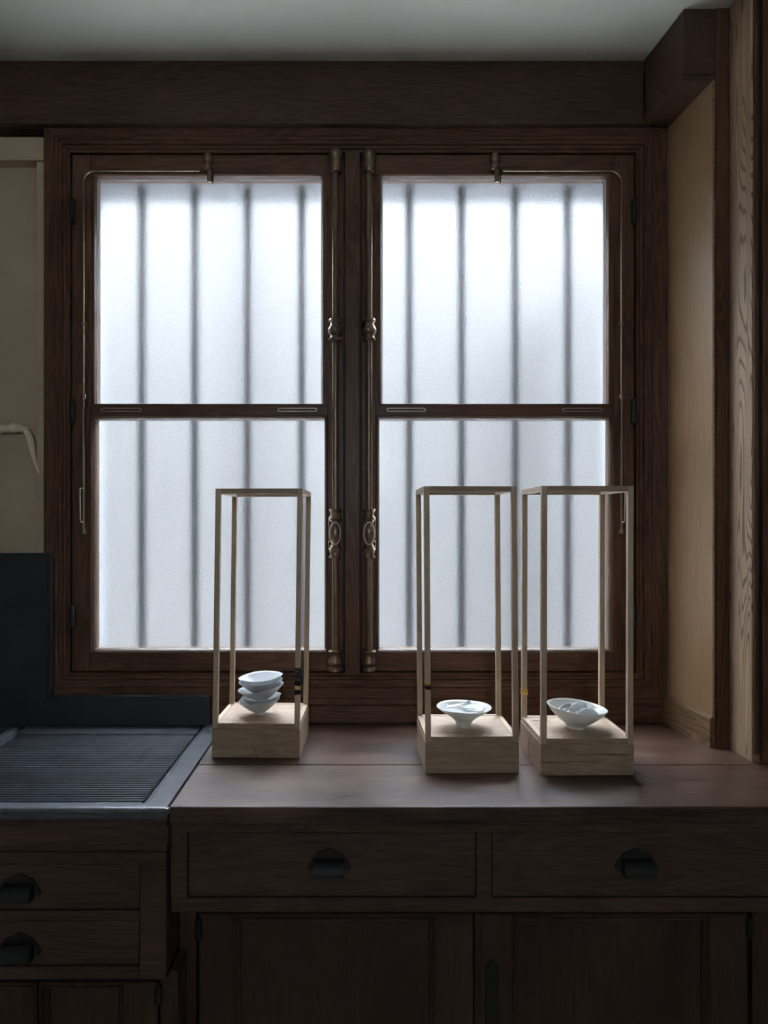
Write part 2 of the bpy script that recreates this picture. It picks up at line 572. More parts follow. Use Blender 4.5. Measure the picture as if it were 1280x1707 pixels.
def window(name, label, sx0, sx1, ux0, ux1, lx0, lx1, hinge_left, boltpx, catchpx):
    S = SASH
    w = thing(name, (X((sx0 + sx1) / 2, S), S, Z(1119, S)), label, 'window', kind='structure')
    zt, zbm = Z(258, S), Z(1119, S)
    ut, ub = Z(300, GL), Z(675, GL)
    lt, lb = Z(700, GL), Z(1080, GL)
    uX0, uX1 = X(ux0, GL), X(ux1, GL)
    lX0, lX1 = X(lx0, GL), X(lx1, GL)
    x0, x1 = X(sx0, S), X(sx1, S)
    # stiles and rails
    B().box(x0, lX0 - .0095, S, 1.86, zbm, zt, .0015).build('stile', M_darkZ, w)
    B().box(lX1 + .0095, x1, S, 1.86, zbm, zt, .0015).build('stile', M_darkZ, w)
    B().box(lX0 - .0093, lX1 + .0093, S, 1.86, ut + .004, zt, .0012).build('top_rail', M_darkX, w)
    B().box(lX0 - .0093, lX1 + .0093, S, 1.86, zbm, lb - .0095, .0012).build('bottom_rail', M_darkX, w)
    tr = B().box(lX0 - .0093, lX1 + .0093, S + .001, 1.86, lt + .008, ub - .003, .0012)
    tr.box(uX0 - .006, uX1 + .006, S - .003, S + .002, ub - .0045, ub - .001, .001)
    tr.build('transom', M_darkX, w)
    # glazing beads
    B().ring(lX0, lX1, lb, lt, [(0, 1.858), (0, 1.832), (.0016, 1.828), (.004, 1.824), (.0062, 1.823), (.0062, 1.819), (.0085, 1.8175), (.0098, 1.8195), (.0098, 1.858)]).build('glazing_bead', [M_bead, M_beadX], w)
    B().ring(uX0, uX1, ub, ut, [(0, 1.858), (0, 1.834), (.003, 1.8225), (.0045, 1.8225), (.0062, 1.822), (.02, 1.822), (.02, 1.858)]).build('glazing_bead', [M_darkZ, M_darkX], w)
    B().ring(uX0 + .003, uX1 - .003, ub + .003, ut - .003, [(0, 1.8379), (.0029, 1.8350), (.0029, 1.8379)]).build('putty', [M_putty, M_putty], w)
    pane_mesh(lX0 - .004, lX1 + .004, lb - .004, lt + .004, 'pane', w)
    pane_mesh(uX0 - .004, uX1 + .004, ub - .003, ut + .003, 'pane', w)
    # espagnolette bolt
    yb_ = 1.803
    bx = X(boltpx, yb_)
    bolt = B().tube([(bx, yb_, Z(1112, yb_)), (bx, yb_, Z(262, yb_))], .0085, 16).build('espagnolette_bolt', M_bronze, w, smooth=True)
    zg = lambda py: Z(py, yb_)

    def lat(prof_, nm, mat=M_bronze):
        g = B().lathe([(r * .0158, zg(py)) for (py, r) in prof_], (bx, yb_, 0), n=20).build(nm, mat, bolt, smooth=True, angle=50)
        return g
    lat([(532, .3), (532, 1.0), (535, 1.15), (538, 1.0), (539, .8), (544, .95), (548, 1.2), (552, 1.25), (556, 1.15), (560, .85), (562, .85), (565, 1.15), (568, 1.05), (569, .3)], 'guide')
    lat([(1083, .3), (1083, 1.0), (1086, 1.2), (1089, 1.0), (1093, .9), (1098, 1.05), (1103, 1.25), (1107, 1.2), (1110, .95), (1113, 1.2), (1118, 1.2), (1119, .2)], 'keeper')
    lat([(250, .2), (251, .8), (256, 1.2), (262, 1.15), (266, .95), (274, 1.05), (282, 1.1), (288, .95), (290, .3)], 'keeper')
    lat([(848, .3), (848, 1.0), (851, 1.1), (853, .9), (859, .82), (862, 1.05), (865, 1.15), (867, 1.0), (873, .55), (905, .55), (913, 1.0), (915, 1.15), (918, 1.0), (924, .82), (927, 1.0), (930, 1.05), (931, .3)], 'gear_box')
    # oval pull: boss and rim
    oz, rx, rz_ = zg(889), .0135, .0285
    ov = bmesh.new()
    bmesh.ops.create_uvsphere(ov, u_segments=24, v_segments=12, radius=1)
    o_ = B()
    o_.add(ov, Matrix.Translation((bx, yb_ - .013, oz)) @ Matrix.Diagonal((rx * .8, .007, rz_ * .85, 1)))
    o_.box(bx - .006, bx + .006, yb_ - .012, yb_ + .008, oz - .02, oz + .02, .002)
    o_.build('knob', M_bronze, bolt, smooth=True)
    o_ = B()
    pts = [(bx + rx * math.cos(a), yb_ - .015, oz + rz_ * math.sin(a)) for a in [2 * math.pi * k / 32 for k in range(33)]]
    o_.tube(pts, .0021, 8, cap=False)
    o_.build('knob_rim', M_steel, bolt, smooth=True)
    s = -1 if hinge_left else 1
    o_ = B()
    for (za_, zb_) in ((zg(866), zg(878)), (zg(902), zg(912))):
        zm = (za_ + zb_) / 2
        pts = [(bx + s * (.012 + .0055 * math.sin(a)), yb_ - .010, zm + (zb_ - za_) / 2 * math.cos(a)) for a in [math.pi * k / 10 for k in range(11)]]
        o_.tube(pts, .0014, 6)
    o_.tube([(bx + s * .0165, yb_ - .010, zg(879)), (bx + s * .0165, yb_ - .010, zg(901))], .0012, 6)
    o_.build('scroll_bracket', M_bronze, bolt, smooth=True)
    # catch of the tilting upper light
    yc = 1.803
    cxp = X(catchpx, yc)
    zc = lambda py: Z(py, yc)
    c_ = B()
    c_.lathe([(.001, zc(256)), (.009, zc(257)), (.0125, zc(261)), (.012, zc(268)), (.007, zc(273)), (.010, zc(274)), (.012, zc(277)), (.010, zc(281)), (.005, zc(283)), (.004, zc(284))], (cxp, yc, 0), n=16)
    cat_ = c_.build('upper_catch', M_bronze, w, smooth=True, angle=50)
    c_ = B()
    c_.lathe([(.001, zc(284)), (.0075, zc(284.5)), (.0065, zc(294)), (.0062, zc(303)), (.0055, zc(305)), (.001, zc(305.5))], (cxp + .005, yc - .002, 0), n=14)
    c_.build('catch_plunger', M_bronze, cat_, smooth=True)
    c_ = B()
    c_.tube(catmull([(cxp + .002, yc - .005, zc(281)), (cxp + .010, yc - .004, zc(282.5)), (cxp + .0155, yc - .003, zc(288)), (cxp + .0145, yc - .003, zc(297)), (cxp + .0135, yc - .003, zc(306))]), .0018, 8)
    c_.build('catch_lever', M_iron, cat_, smooth=True)
    # stay rod of the upper light
    yr = 1.810
    ex = 139 if hinge_left else 1036
    inn = 1 if hinge_left else -1
    path = [(X(catchpx - inn * 14, yr), yr, Z(284.5, yr)), (X(ex + inn * 22, yr), yr, Z(284.5, yr))]
    for k in range(1, 9):
        a = math.pi / 2 * k / 8
        path.append((X(ex + inn * (20 - 20 * math.sin(a)), yr), yr, Z(304.5 - 20 * math.cos(a), yr)))
    path.append((X(ex, yr), yr, Z(664, yr)))
    st = B().tube(path, .0026, 8).build('stay_rod', M_darkZ if False else M_bronze, w, smooth=True)
    B().tube([(X(ex, yr), yr, Z(662, yr)), (X(ex, yr), yr, Z(884, yr))], .0036, 12).build('stay_tube', M_bronze, st, smooth=True)
    for (pa, pb) in ((657, 665), (882, 890)):
        B().lathe([(.001, Z(pb, yr)), (.0062, Z(pb, yr)), (.0066, Z((pa + pb) / 2, yr)), (.0058, Z(pa, yr)), (.001, Z(pa, yr))], (X(ex, yr), yr + .001, 0), n=14).build('stay_collar', M_bronze, st, smooth=True)
    B().box(X(ex, yr) - .006, X(ex, yr) + .006, yr - .001, S, Z(541, yr), Z(537, yr), .0008).build('stay_clip', M_bronze, st)
    hx = ex - inn * 5 if hinge_left else ex + 5
    y2 = yr - .007
    B().tube(catmull([(X(ex, yr), yr - .002, Z(814, yr)), (X(hx, y2), y2, Z(814.5, yr)), (X(hx - .6 * inn, y2), y2, Z(819, yr)), (X(hx - .4 * inn, y2), y2, Z(845, yr)), (X(hx, y2), y2, Z(867, yr)), (X(hx + 2 * inn, y2), y2, Z(871, yr)), (X(ex, yr), yr - .002, Z(869, yr))]), .0015, 8).build('pull_wire', M_steel, st, smooth=True)
    # slim wire latches on the transom
    for (la, lb_) in ((168, 235), (463, 528)) if hinge_left else ((645, 709), (938, 1004)):
        yl = S - .003
        za_, zb_ = Z(680.5, yl), Z(685.5, yl)
        xa_, xb_ = X(la, yl), X(lb_, yl)
        r_ = (za_ - zb_) / 2
        zm = (za_ + zb_) / 2
        pts = [(xa_ + r_ - r_ * math.sin(math.pi * k / 8), yl, zm - r_ * math.cos(math.pi * k / 8)) for k in range(9)]
        pts += [(xb_ - r_ + r_ * math.sin(math.pi * k / 8), yl, zm + r_ * math.cos(math.pi * k / 8)) for k in range(9)]
        pts.append(pts[0])
        B().tube(pts, .0011, 6, cap=False).build('wire_latch', M_steel, w, smooth=True)
    # hinges
    hp = sx0 - 1 if hinge_left else sx1 + 1
    for (ha, hb) in ((330, 372), (664, 706), (1008, 1047)):
        yh = 1.800
        hx_ = X(hp, yh)
        B().lathe([(.001, Z(hb, yh) - .003), (.004, Z(hb, yh)), (.0068, Z(hb, yh) + .002), (.0068, Z(ha, yh) - .002), (.004, Z(ha, yh)), (.001, Z(ha, yh) + .003)], (hx_, yh + .004, 0), n=14).build('hinge', M_iron, w, smooth=True)
    return w


window('window_1', 'left casement window with frosted panes, lower pane behind the bowl stack', 120, 573, 163, 537, 161, 541, True, 559, 346)
window('window_2', 'right casement window with frosted panes, next to the oak panelling', 602, 1057, 636, 1009, 632, 1013, False, 615, 825)

# iron grille outside
YG = 2.06
g = thing('window_grille', (0, YG, .99), 'dark iron bar grille standing outside the frosted windows', 'grille')
for px in (237, 325, 413, 503, 592, 682, 769, 858, 946):
    # the sight line bends little in the glass: place the bar where the pane shows it
    xx = X(px, YG)
    B().lathe([(.001, .9905), (.012, .9905), (.012, 2.4045), (.001, 2.4045)], (xx, YG, 0), n=14).build('bar', M_bar, g, smooth=True)

# ------------------------------------------------------------------ pipe on the left wall
yp = 1.822
pp = [(XL + .002, yp, Z(716, yp)), (X(-30, yp), yp, Z(715, yp)), (X(22, yp), yp, Z(713.5, yp)), (X(34, yp), yp, Z(713.5, yp)), (X(43, yp), yp, Z(718, yp)), (X(49, yp), yp, Z(728, yp)), (X(52, yp), yp, Z(740, yp)), (X(54.5, yp), yp, Z(752, yp)), (X(60, yp), yp - .006, Z(768, yp)), (X(66, yp), yp - .010, Z(782, yp)), (X(70, yp), yp - .010, Z(790, yp))]
pr = [.0105, .0105, .0100, .0085, .0085, .0085, .0095, .0080, .0055, .0045, .003]
sm = catmull(pp, 6)
rs = []
for i in range(len(pr) - 1):
    rs += [pr[i] + (pr[i + 1] - pr[i]) * k / 6 for k in range(6)]
rs.append(pr[-1])
t = thing('water_pipe', (X(0, yp), yp, Z(715, yp)), 'cream painted water pipe bending down beside the left window', 'pipe')
B().tube(sm, rs, 14).build('pipe_run', M_pipe, t, smooth=True)
B().lathe([(.001, 0), (.0115, 0), (.0135, .002), (.0135, .014), (.0115, .018), (.001, .018)], (X(18, yp), yp, Z(713.5, yp)), axis='X', n=16).build('coupling_nut', M_pipe, t, smooth=True)
B().lathe([(.001, 0), (.0135, 0), (.0145, .004), (.0105, .016), (.001, .016)], (X(-6, yp), yp, Z(715, yp)), axis='X', n=16).build('pipe_socket', M_pipe, t, smooth=True)

# ------------------------------------------------------------------ slate splashback
ys = 1.782
sp = thing('splashback', (X(85, ys), ys, ZC + .004), 'black slate splashback with moulded edge rising behind the ribbed drainer', 'splashback')
zs0, sx = ZC + .0015, X(86, ys)
zt_, zl_ = Z(922, ys), Z(1160, ys)
xe = X(350, ys)
B().prism([(XL + .01, zs0), (xe, zs0), (xe, zl_), (sx, zl_), (sx, zt_), (XL + .01, zt_)], 'Y', ys, 1.7955).build('slate_slab', M_slate, sp)


def lmould(inset, wd, y0, y1):
    a, c = inset, inset + wd
    bb = B()
    bb.hexa([(XL + .01, y0, zt_ - c), (sx - c, y0, zt_ - c), (sx - c, y1, zt_ - c), (XL + .01, y1, zt_ - c),
             (XL + .01, y0, zt_ - a), (sx - a, y0, zt_ - a), (sx - a, y1, zt_ - a), (XL + .01, y1, zt_ - a)])
    bb.hexa([(sx - c, y0, zl_ - c), (sx - a, y0, zl_ - a), (sx - a, y1, zl_ - a), (sx - c, y1, zl_ - c),
             (sx - c, y0, zt_ - c), (sx - a, y0, zt_ - a), (sx - a, y1, zt_ - a), (sx - c, y1, zt_ - c)])
    bb.hexa([(sx - c, y0, zl_ - c), (xe, y0, zl_ - c), (xe, y1, zl_ - c), (sx - c, y1, zl_ - c),
             (sx - a, y0, zl_ - a), (xe, y0, zl_ - a), (xe, y1, zl_ - a), (sx - a, y1, zl_ - a)])
    return bb


lmould(0, .006, ys - .006, ys).build('edge_moulding', M_slate, sp)
lmould(.009, .009, ys - .004, ys).build('edge_moulding', M_slate, sp)

# ------------------------------------------------------------------ worktop
XS = -.352
wt = thing('worktop', (.4, 1.53, ZC - .033), 'worn dark wooden worktop below the windows carrying three display stands', 'worktop')
ysm = 1.4925
B().box(XS + .001, XR - .01, 1.27, ysm - .0008, ZC - .033, ZC, .0022, 2).build('plank', M_top, wt)
B().box(XS + .001, XR - .01, ysm + .0008, 1.799, ZC - .033, ZC, .0012, 1).build('plank', M_top, wt)

# ------------------------------------------------------------------ stone drainer
dr = thing('draining_board', (-.6, 1.5, ZC - .03), 'dark grey ribbed stone draining board with rounded front lip, left of the worktop', 'sink')
zr = ZC + .005     # rim level
zf_ = ZC - .006    # floor of the ribbed field
yf0, yf1 = 1.284, 1.71
xi = -.392         # inner edge of right border
bb = B()
# right border with a fillet down to the ribbed field
bb.prism([(XS, ZC - .03), (XS, zr), (xi, zr), (xi - .004, zr - .0035), (xi - .008, zr - .0035), (xi - .016, zf_), (xi - .016, ZC - .03)], 'Y', 1.262, 1.7815)
bb.build('side_border', M_sink, dr)
nose = [(1.262, ZC - .03), (1.262, zr - .014)]
nose = [(yf0, ZC - .03), (1.262, ZC - .03), (1.258, zr - .013), (1.252, zr - .012)]
for k in range(7):
    a = -math.pi / 2 - math.pi * k / 6
    nose.append((1.253 + .0075 * math.cos(a), zr - .0055 + .0065 * math.sin(a)))
nose += [(1.270, zr - .001), (yf0 - .004, zr - .002), (yf0, zf_)]
bb = B().prism(nose, 'X', XL + .02, XS - .0005)
bb.build('front_lip', M_lip, dr, smooth=True, angle=50)
ball = B().lathe([(.0005, -.007), (.005, -.0055), (.0075, -.001), (.0075, .002), (.005, .0058), (.0005, .007)], (XS + .0005, 1.2535, zr - .006), n=16)
ball.build('lip_corner', M_lip, dr, smooth=True)
bb = B().box(-.86, xi - .016, yf1, 1.7815, ZC - .03, zr - .004, .002)
bb.build('back_border', M_sink, dr)
# ribs
xr0, xr1 = -.846, xi - .018
npitch = 37
pitch = (yf1 - yf0 - .006) / npitch
rp = [(yf0 + .002, ZC - .03)]
for i in range(npitch):
    y_ = yf0 + .003 + i * pitch
    for (u, h) in ((.02, 0), (.30, 0), (.42, .0034), (.55, .0044), (.80, .0044), (.92, .0032)):
        rp.append((y_ + u * pitch, zf_ + h))
rp.append((yf1 - .002, ZC - .03))
tag(B().prism(rp, 'X', xr0, xr1).build('ribs', M_sink, dr, smooth=True, angle=25), kind='stuff')
# rim of the basin beyond the ribs, and the basin
bb = B().prism([(-.872, ZC - .03), (-.872, zr + .004), (-.866, zr + .010), (-.852, zr + .010), (-.847, zr + .004), (-.847, ZC - .03)], 'Y', yf0, 1.715)
bb.build('basin_rim', M_sink, dr, smooth=True, angle=40)
bb = B()
bb.box(XL + .02, -.873, yf0 + .001, 1.7815, ZC - .03, ZC - .022)
bb.box(XL + .02, -.873, 1.74, 1.7815, ZC - .022, zr - .004, .002)
bb.build('basin', M_sink, dr)


# ------------------------------------------------------------------ cabinets
def cup_pull(parent, px, py, Yf):
    """cup handle with a pointed back plate"""
    cx_, cz_ = X(px, Yf), Z(py, Yf)
    k = Yf / F
    pl = [(-34, -14), (-36, -8), (-31, 2), (-22, 14), (0, 23), (22, 14), (31, 2), (36, -8), (34, -14)]
    h = B().prism([(cx_ + u * k, cz_ + v * k) for (u, v) in pl], 'Y', Yf - .003, Yf - .0002).build('handle', M_iron, parent)
    # cup: quarter barrel
    bb = B()
    n = 10
    pr_ = []
    for i in range(n + 1):
        a = math.pi / 2 * i / n
        pr_.append((Yf - .003 - .022 * math.sin(a), cz_ + 6 * k - 26 * k * (1 - math.cos(a)) * .9))
    prof_ = pr_ + [(y + .0025, z - .0015) for (y, z) in reversed(pr_)]
    bb.prism(prof_, 'X', cx_ - 24 * k, cx_ + 24 * k)
    for s in (-1, 1):
        side = pr_ + [(Yf - .003, cz_ - 18 * k)]
        bb.prism(side, 'X', cx_ + s * 24 * k - .0012, cx_ + s * 24 * k + .0012)
    bb.build('cup', M_iron, h, smooth=True, angle=40)
    return h


def zy(py, Y):
    return Z(py, Y)


Y1 = 1.292   # drawer case of the worktop cabinet
Y2 = 1.372   # its doors
cb = thing('base_cabinet', (.4, Y1, 0), 'dark wooden base cabinet with two drawers above panelled doors, under the worktop', 'cabinet')
ca = B()
xl = X(285, Y1)
ca.box(xl, XR - .02, Y1, Y1 + .02, Z(1388, Y1), ZC - .0335, .001)            # top rail
ca.box(xl, XR - .02, Y1, Y1 + .02, Z(1521, Y1), Z(1497, Y1), .0015)          # bottom rail
ca.box(xl, X(311.5, Y1), Y1, Y1 + .02, Z(1497, Y1), Z(1388, Y1))
ca.box(X(794, Y1), X(819, Y1), Y1, Y1 + .02, Z(1497, Y1), Z(1388, Y1))
ca.box(X(1330, Y1), XR - .02, Y1, Y1 + .02, Z(1497, Y1), Z(1388, Y1))
ca.box(xl, xl + .018, Y1 + .02, 1.79, Z(1521, Y1), ZC - .0335)
ca.box(xl, XR - .02, Y1 + .02, Y2 + .02, Z(1521, Y1), Z(1521, Y1) + .015)
ca.box(xl, XR - .02, Y1 - .006, Y1 + .01, ZC - .042, ZC - .0332, .002)       # moulding under the top
ca.build('drawer_case', M_cabX, cb)
ca = B()
ca.box(X(300, Y2), X(327, Y2), Y2, Y2 + .02, .06, Z(1521, Y1))
ca.box(X(300, Y2), X(300, Y2) + .018, Y2 + .02, 1.79, .06, Z(1521, Y1))
ca.box(X(1254, Y2), XR - .02, Y2, Y2 + .02, .06, Z(1521, Y1))
ca.box(X(327, Y2), X(1254, Y2), Y2, Y2 + .02, .06, .14)
ca.box(X(300, Y2), XR - .02, 1.74, 1.79, .0, ZC - .035)
ca.box(X(300, Y2), XR - .02, Y2 + .03, Y2 + .05, 0, .06)
ca.box(X(319, Y2), X(1262, Y2), Y2 + .024, Y2 + .030, .06, Z(1521, Y1))
ca.build('lower_case', M_cabZ, cb)
for (a, c, hp) in ((313, 793, 549), (820.5, 1328, 1060)):
    d = B().box(X(a, Y1), X(c, Y1), Y1 + .003, Y1 + .025, Z(1495.5, Y1), Z(1389.5, Y1), .0012).build('drawer', M_cabX, cb)
    cup_pull(d, hp, 1436, Y1 + .003)


def door(parent, a, c, pa, pc, top, bottom, panel_top, Yd, mat=M_cabZ):
    xa_, xc_ = X(a, Yd), X(c, Yd)
    zt2, zb2 = Z(top, Yd), bottom
    bb = B()
    bb.box(xa_, X(pa, Yd), Yd, Yd + .022, zb2, zt2, .001)
    bb.box(X(pc, Yd), xc_, Yd, Yd + .022, zb2, zt2, .001)
    bb.box(X(pa, Yd), X(pc, Yd), Yd, Yd + .022, Z(panel_top, Yd), zt2, .001)
    bb.box(X(pa, Yd), X(pc, Yd), Yd, Yd + .022, zb2, zb2 + .09, .001)
    d = bb.build('door', mat, parent)
    pz0, pz1 = zb2 + .09, Z(panel_top, Yd)
    B().ring(X(pa, Yd) + .012, X(pc, Yd) - .012, pz0 + .012, pz1 - .012,
             [(0, Yd + .016), (0, Yd + .011), (.003, Yd + .007), (.006, Yd + .006), (.009, Yd + .001), (.0118, Yd - .001), (.0118, Yd + .016)]).build('panel_moulding', [mat, M_cabX], d)
    B().box(X(pa, Yd), X(pc, Yd), Yd + .0162, Yd + .021, pz0, pz1).build('panel', mat, d)
    return d


def strap_hinge(parent, px, pa, pb, Yd):
    x_ = X(px, Yd)
    B().lathe([(.0005, Z(pb, Yd) - .006), (.003, Z(pb, Yd) - .002), (.0075, Z(pb, Yd)), (.0075, Z(pa, Yd)), (.003, Z(pa, Yd) + .002), (.0005, Z(pa, Yd) + .006)], (x_, Yd + .001, 0), n=12).build('hinge', M_iron, parent, smooth=True)


d1 = door(cb, 333, 788, 390, 726, 1524, .145, 1530, Y2)
d2 = door(cb, 791, 1246, 855, 1184, 1524, .145, 1530, Y2)
strap_hinge(d1, 331, 1532, 1565, Y2)
strap_hinge(d2, 1249, 1528, 1563, Y2)
lp = [(-12, -70), (-12, 40), (-8, 45), (-3, 52), (3, 52), (8, 45), (12, 40), (12, -70)]
k = Y2 / F
lx_, lz_ = X(820, Y2), Z(1652, Y2)
B().prism([(lx_ + u * k, lz_ + v * k) for (u, v) in lp], 'Y', Y2 - .0025, Y2 - .0002).build('lock_plate', M_iron, d2)
B().box(X(800, Y2), X(803, Y2), Y2 - .004, Y2 + .001, .145, Z(1524, Y2), .001).build('astragal', M_cabZ, d2)

# sink cabinet
Y3, Y4 = 1.278, 1.300
cs_ = thing('sink_cabinet', (-.9, Y3, 0), 'dark wooden sink cabinet with two short drawers, under the ribbed drainer', 'cabinet')
fr = [(1.30, ZC - .031), (1.257, ZC - .031), (1.256, Z(1367, 1.256)), (1.262, Z(1369, 1.262)), (1.262, Z(1374, 1.262)), (1.267, Z(1377, 1.267)), (1.265, Z(1392, 1.265)), (1.265, Z(1402, 1.265)), (1.261, Z(1408, 1.261)), (1.257, Z(1413, 1.257)), (1.258, Z(1418, 1.258)), (1.272, Z(1420, 1.272)), (1.30, Z(1420, 1.272))]
B().prism(fr, 'X', XL + .02, X(279, 1.26)).build('cornice', M_cabX, cs_, smooth=True, angle=40)
ca = B()
xr_ = X(277, Y3)
ca.box(XL + .02, xr_, Y3, Y3 + .02, Z(1440, Y3), Z(1420.5, Y3), .001)
ca.box(XL + .02, X(233, Y3), Y3, Y3 + .02, Z(1534, Y3), Z(1518.5, Y3), .001)
ca.box(XL + .02, X(233, Y3), Y3, Y3 + .02, Z(1633, Y3), Z(1611.5, Y3), .001)
ca.box(X(233, Y3), xr_, Y3, Y3 + .02, Z(1633, Y3), Z(1440, Y3), .001)
ca.box(xr_ - .018, xr_, Y3 + .02, Y2 - .002, Z(1633, Y3), Z(1420.5, Y3))
ca.box(XL + .02, xr_, Y3 + .02, Y2, Z(1633, Y3), Z(1633, Y3) + .012)
ca.box(XL + .02, X(-110, Y3), Y3, Y3 + .02, Z(1611.5, Y3), Z(1440, Y3))
ca.build('drawer_case', M_cabX, cs_)
for (pa, pb, hy) in ((1441.5, 1517, 1478), (1535.5, 1610, 1577)):
    d = B().box(X(-108, Y3), X(231.5, Y3), Y3 + .003, Y3 + .025, Z(pb, Y3), Z(pa, Y3), .0012).build('drawer', M_cabX, cs_)
    cup_pull(d, 33, hy, Y3 + .003)
ca = B()
ca.box(X(266, Y4), X(296, Y4), Y4 + .004, Y4 + .024, .06, Z(1634, Y3), .001)
ca.box(X(296, Y4) - .018, X(296, Y4), Y4 + .024, Y2 - .002, .06, Z(1634, Y3))
ca.box(XL + .02, X(296, Y4), Y4 + .03, Y4 + .05, 0, .06)
ca.box(XL + .02, X(262, Y4), Y4 + .003, Y4 + .022, .06, .12)
ca.box(XL + .02, X(-303, Y4), Y4 + .003, Y4 + .022, .12, Z(1634, Y3))
ca.box(X(-303, Y4), X(266, Y4), Y4 + .024, Y4 + .029, .06, Z(1634, Y3))
ca.build('lower_case', M_cabZ, cs_)
d = door(cs_, 64, 262, 68, 205, 1638, .125, 1644, Y4)
strap_hinge(d, 264, 1644, 1672, Y4)
d = door(cs_, -300, 61.5, -240, 57, 1638, .125, 1644, Y4)


# ------------------------------------------------------------------ display stands
def carve(obj, cutter_bm):
    me = bpy.data.meshes.new('cutter')
    cutter_bm.to_mesh(me)
    cutter_bm.free()
    c = bpy.data.objects.new('cutter', me)
    COL.objects.link(c)
    c.parent = obj.parent
    md = obj.modifiers.new('crack', 'BOOLEAN')
    md.operation = 'DIFFERENCE'
    md.object = c
    md.solver = 'EXACT'
    bpy.context.view_layer.update()
    dg = bpy.context.evaluated_depsgraph_get()
    nm = bpy.data.meshes.new_from_object(obj.evaluated_get(dg))
    if len(nm.polygons) > 5:
        obj.modifiers.clear()
        obj.data = nm
    else:
        obj.modifiers.clear()
    bpy.data.objects.remove(c)
    bpy.data.meshes.remove(me)


def crack(lines, face, depth=.006):
    """jagged V groove cutters; lines: list of [(a, b, halfwidth), ...] in face coordinates; face: ('front'|'left', plane)"""
    out = bmesh.new()
    kind, pl = face

    def P3(q, d_):
        if kind == 'front':
            return (q[0], pl + d_, q[1])
        if kind == 'left':
            return (pl + d_, q[0], q[1])
        return (q[0], q[1], pl - d_)
    for ln in lines:
        n = len(ln)
        up_, dn_ = [], []
        for i, (a, b_, hw) in enumerate(ln):
            a0_, b0_ = ln[max(i - 1, 0)][:2]
            a1_, b1_ = ln[min(i + 1, n - 1)][:2]
            t_ = Vector((a1_ - a0_, b1_ - b0_)).normalized()
            nn = Vector((-t_.y, t_.x)) * hw
            up_.append((a + nn.x, b_ + nn.y))
            dn_.append((a - nn.x, b_ - nn.y))
        vs = [[(out.verts.new(P3(u, -.002)), out.verts.new(P3(d_, -.002)), out.verts.new(P3(d_, depth)), out.verts.new(P3(u, depth)))] [0] for u, d_ in zip(up_, dn_)]
        for i in range(n - 1):
            for k in range(4):
                out.faces.new((vs[i][k], vs[i][(k + 1) % 4], vs[i + 1][(k + 1) % 4], vs[i + 1][k]))
        out.faces.new(vs[0])
        out.faces.new(list(reversed(vs[-1])))
    bmesh.ops.recalc_face_normals(out, faces=out.faces)
    return out


def stand(label, fx, fy, rz, w, d, lean, repair=None, cracks=()):
    H, HB, T = .600, .0655, .0115
    o = thing('display_stand', (fx - math.sin(rz) * d / 2, fy + math.cos(rz) * d / 2, ZC), label, 'display stand', 'oak display stands on the worktop', rz=rz)
    hw, hd = w / 2, d / 2
    sh = lambda bb: [setattr(v.co, 'x', v.co.x + lean * (v.co.z - HB)) for v in bb.bm.verts]
    blk = B().box(-hw, hw, -hd, hd, .0005, HB, .0008).build('base_block', M_oakX, o, local=True)
    for (fc, lines) in cracks:
        if fc[0] != 'top':
            for ln in lines:
                carve(blk, crack([ln], fc))
    i = .001
    a, c_ = hw - i, hd - i
    z0, z1 = HB + .0003, HB + T
    pan = B().box(-a + T + .0004, a - T - .0004, -c_ + T + .0004, c_ - T - .0004, HB + .0003, z1 - .0006, .0004).build('base_top', M_oakX, o, local=True)
    for (fc, lines) in cracks:
        if fc[0] == 'top':
            for ln in lines:
                carve(pan, crack([ln], fc))
    for sx_ in (-1, 1):
        for sy_ in (-1, 1):
            bb = B().box(min(sx_ * a, sx_ * (a - T)), max(sx_ * a, sx_ * (a - T)), min(sy_ * c_, sy_ * (c_ - T)), max(sy_ * c_, sy_ * (c_ - T)), z0, H, .0005)
            sh(bb)
            bb.build('post', M_oak, o, local=True)
    for (za_, zb_) in ((z0, z1), (H - T, H)):
        for s in (-1, 1):
            bb = B().box(-a + T, a - T, min(s * c_, s * (c_ - T)), max(s * c_, s * (c_ - T)), za_, zb_, .0004)
            sh(bb)
            bb.build('rail', M_oakX, o, local=True)
            bb = B().box(min(s * a, s * (a - T)), max(s * a, s * (a - T)), -c_ + T, c_ - T, za_, zb_, .0004)
            sh(bb)
            bb.build('rail', M_oakY, o, local=True)
    if repair:
        sx_, sy_, ra, rb, kind = repair
        cx_, cy_ = sx_ * (a - T / 2), sy_ * (c_ - T / 2)
        zz = ra
        rnd = random.Random(int(ra * 1e4))
        cnt = max(2, int((rb - ra) / .009))
        st_ = (rb - ra) / cnt
        for j in range(cnt):
            e = T / 2 + rnd.uniform(.0006, .0016)
            bb = B().box(cx_ - e, cx_ + e, cy_ - e, cy_ + e, ra + j * st_, ra + (j + 1) * st_, .0012)
            for v in bb.bm.verts:
                v.co += Vector((rnd.uniform(-.0006, .0006), rnd.uniform(-.0006, .0006), rnd.uniform(-.0015, .0015)))
            sh(bb)
            q = bb.build('repair', M_lacquer if (kind == 'black' and j % 2 == 0) or (kind == 'mixed' and j != 1) else M_gold, o, local=True)
            q['label'] = 'black lacquer repair' if q.data.materials[0] == M_lacquer else 'gold repair'
    return o


M_oakY = wood('pale_oak_rail', (.36, .265, .18), (.47, .36, .25), (.56, .44, .32), axis='Y', rough=.5, rings=.15, bump=.06, scale=2.0)

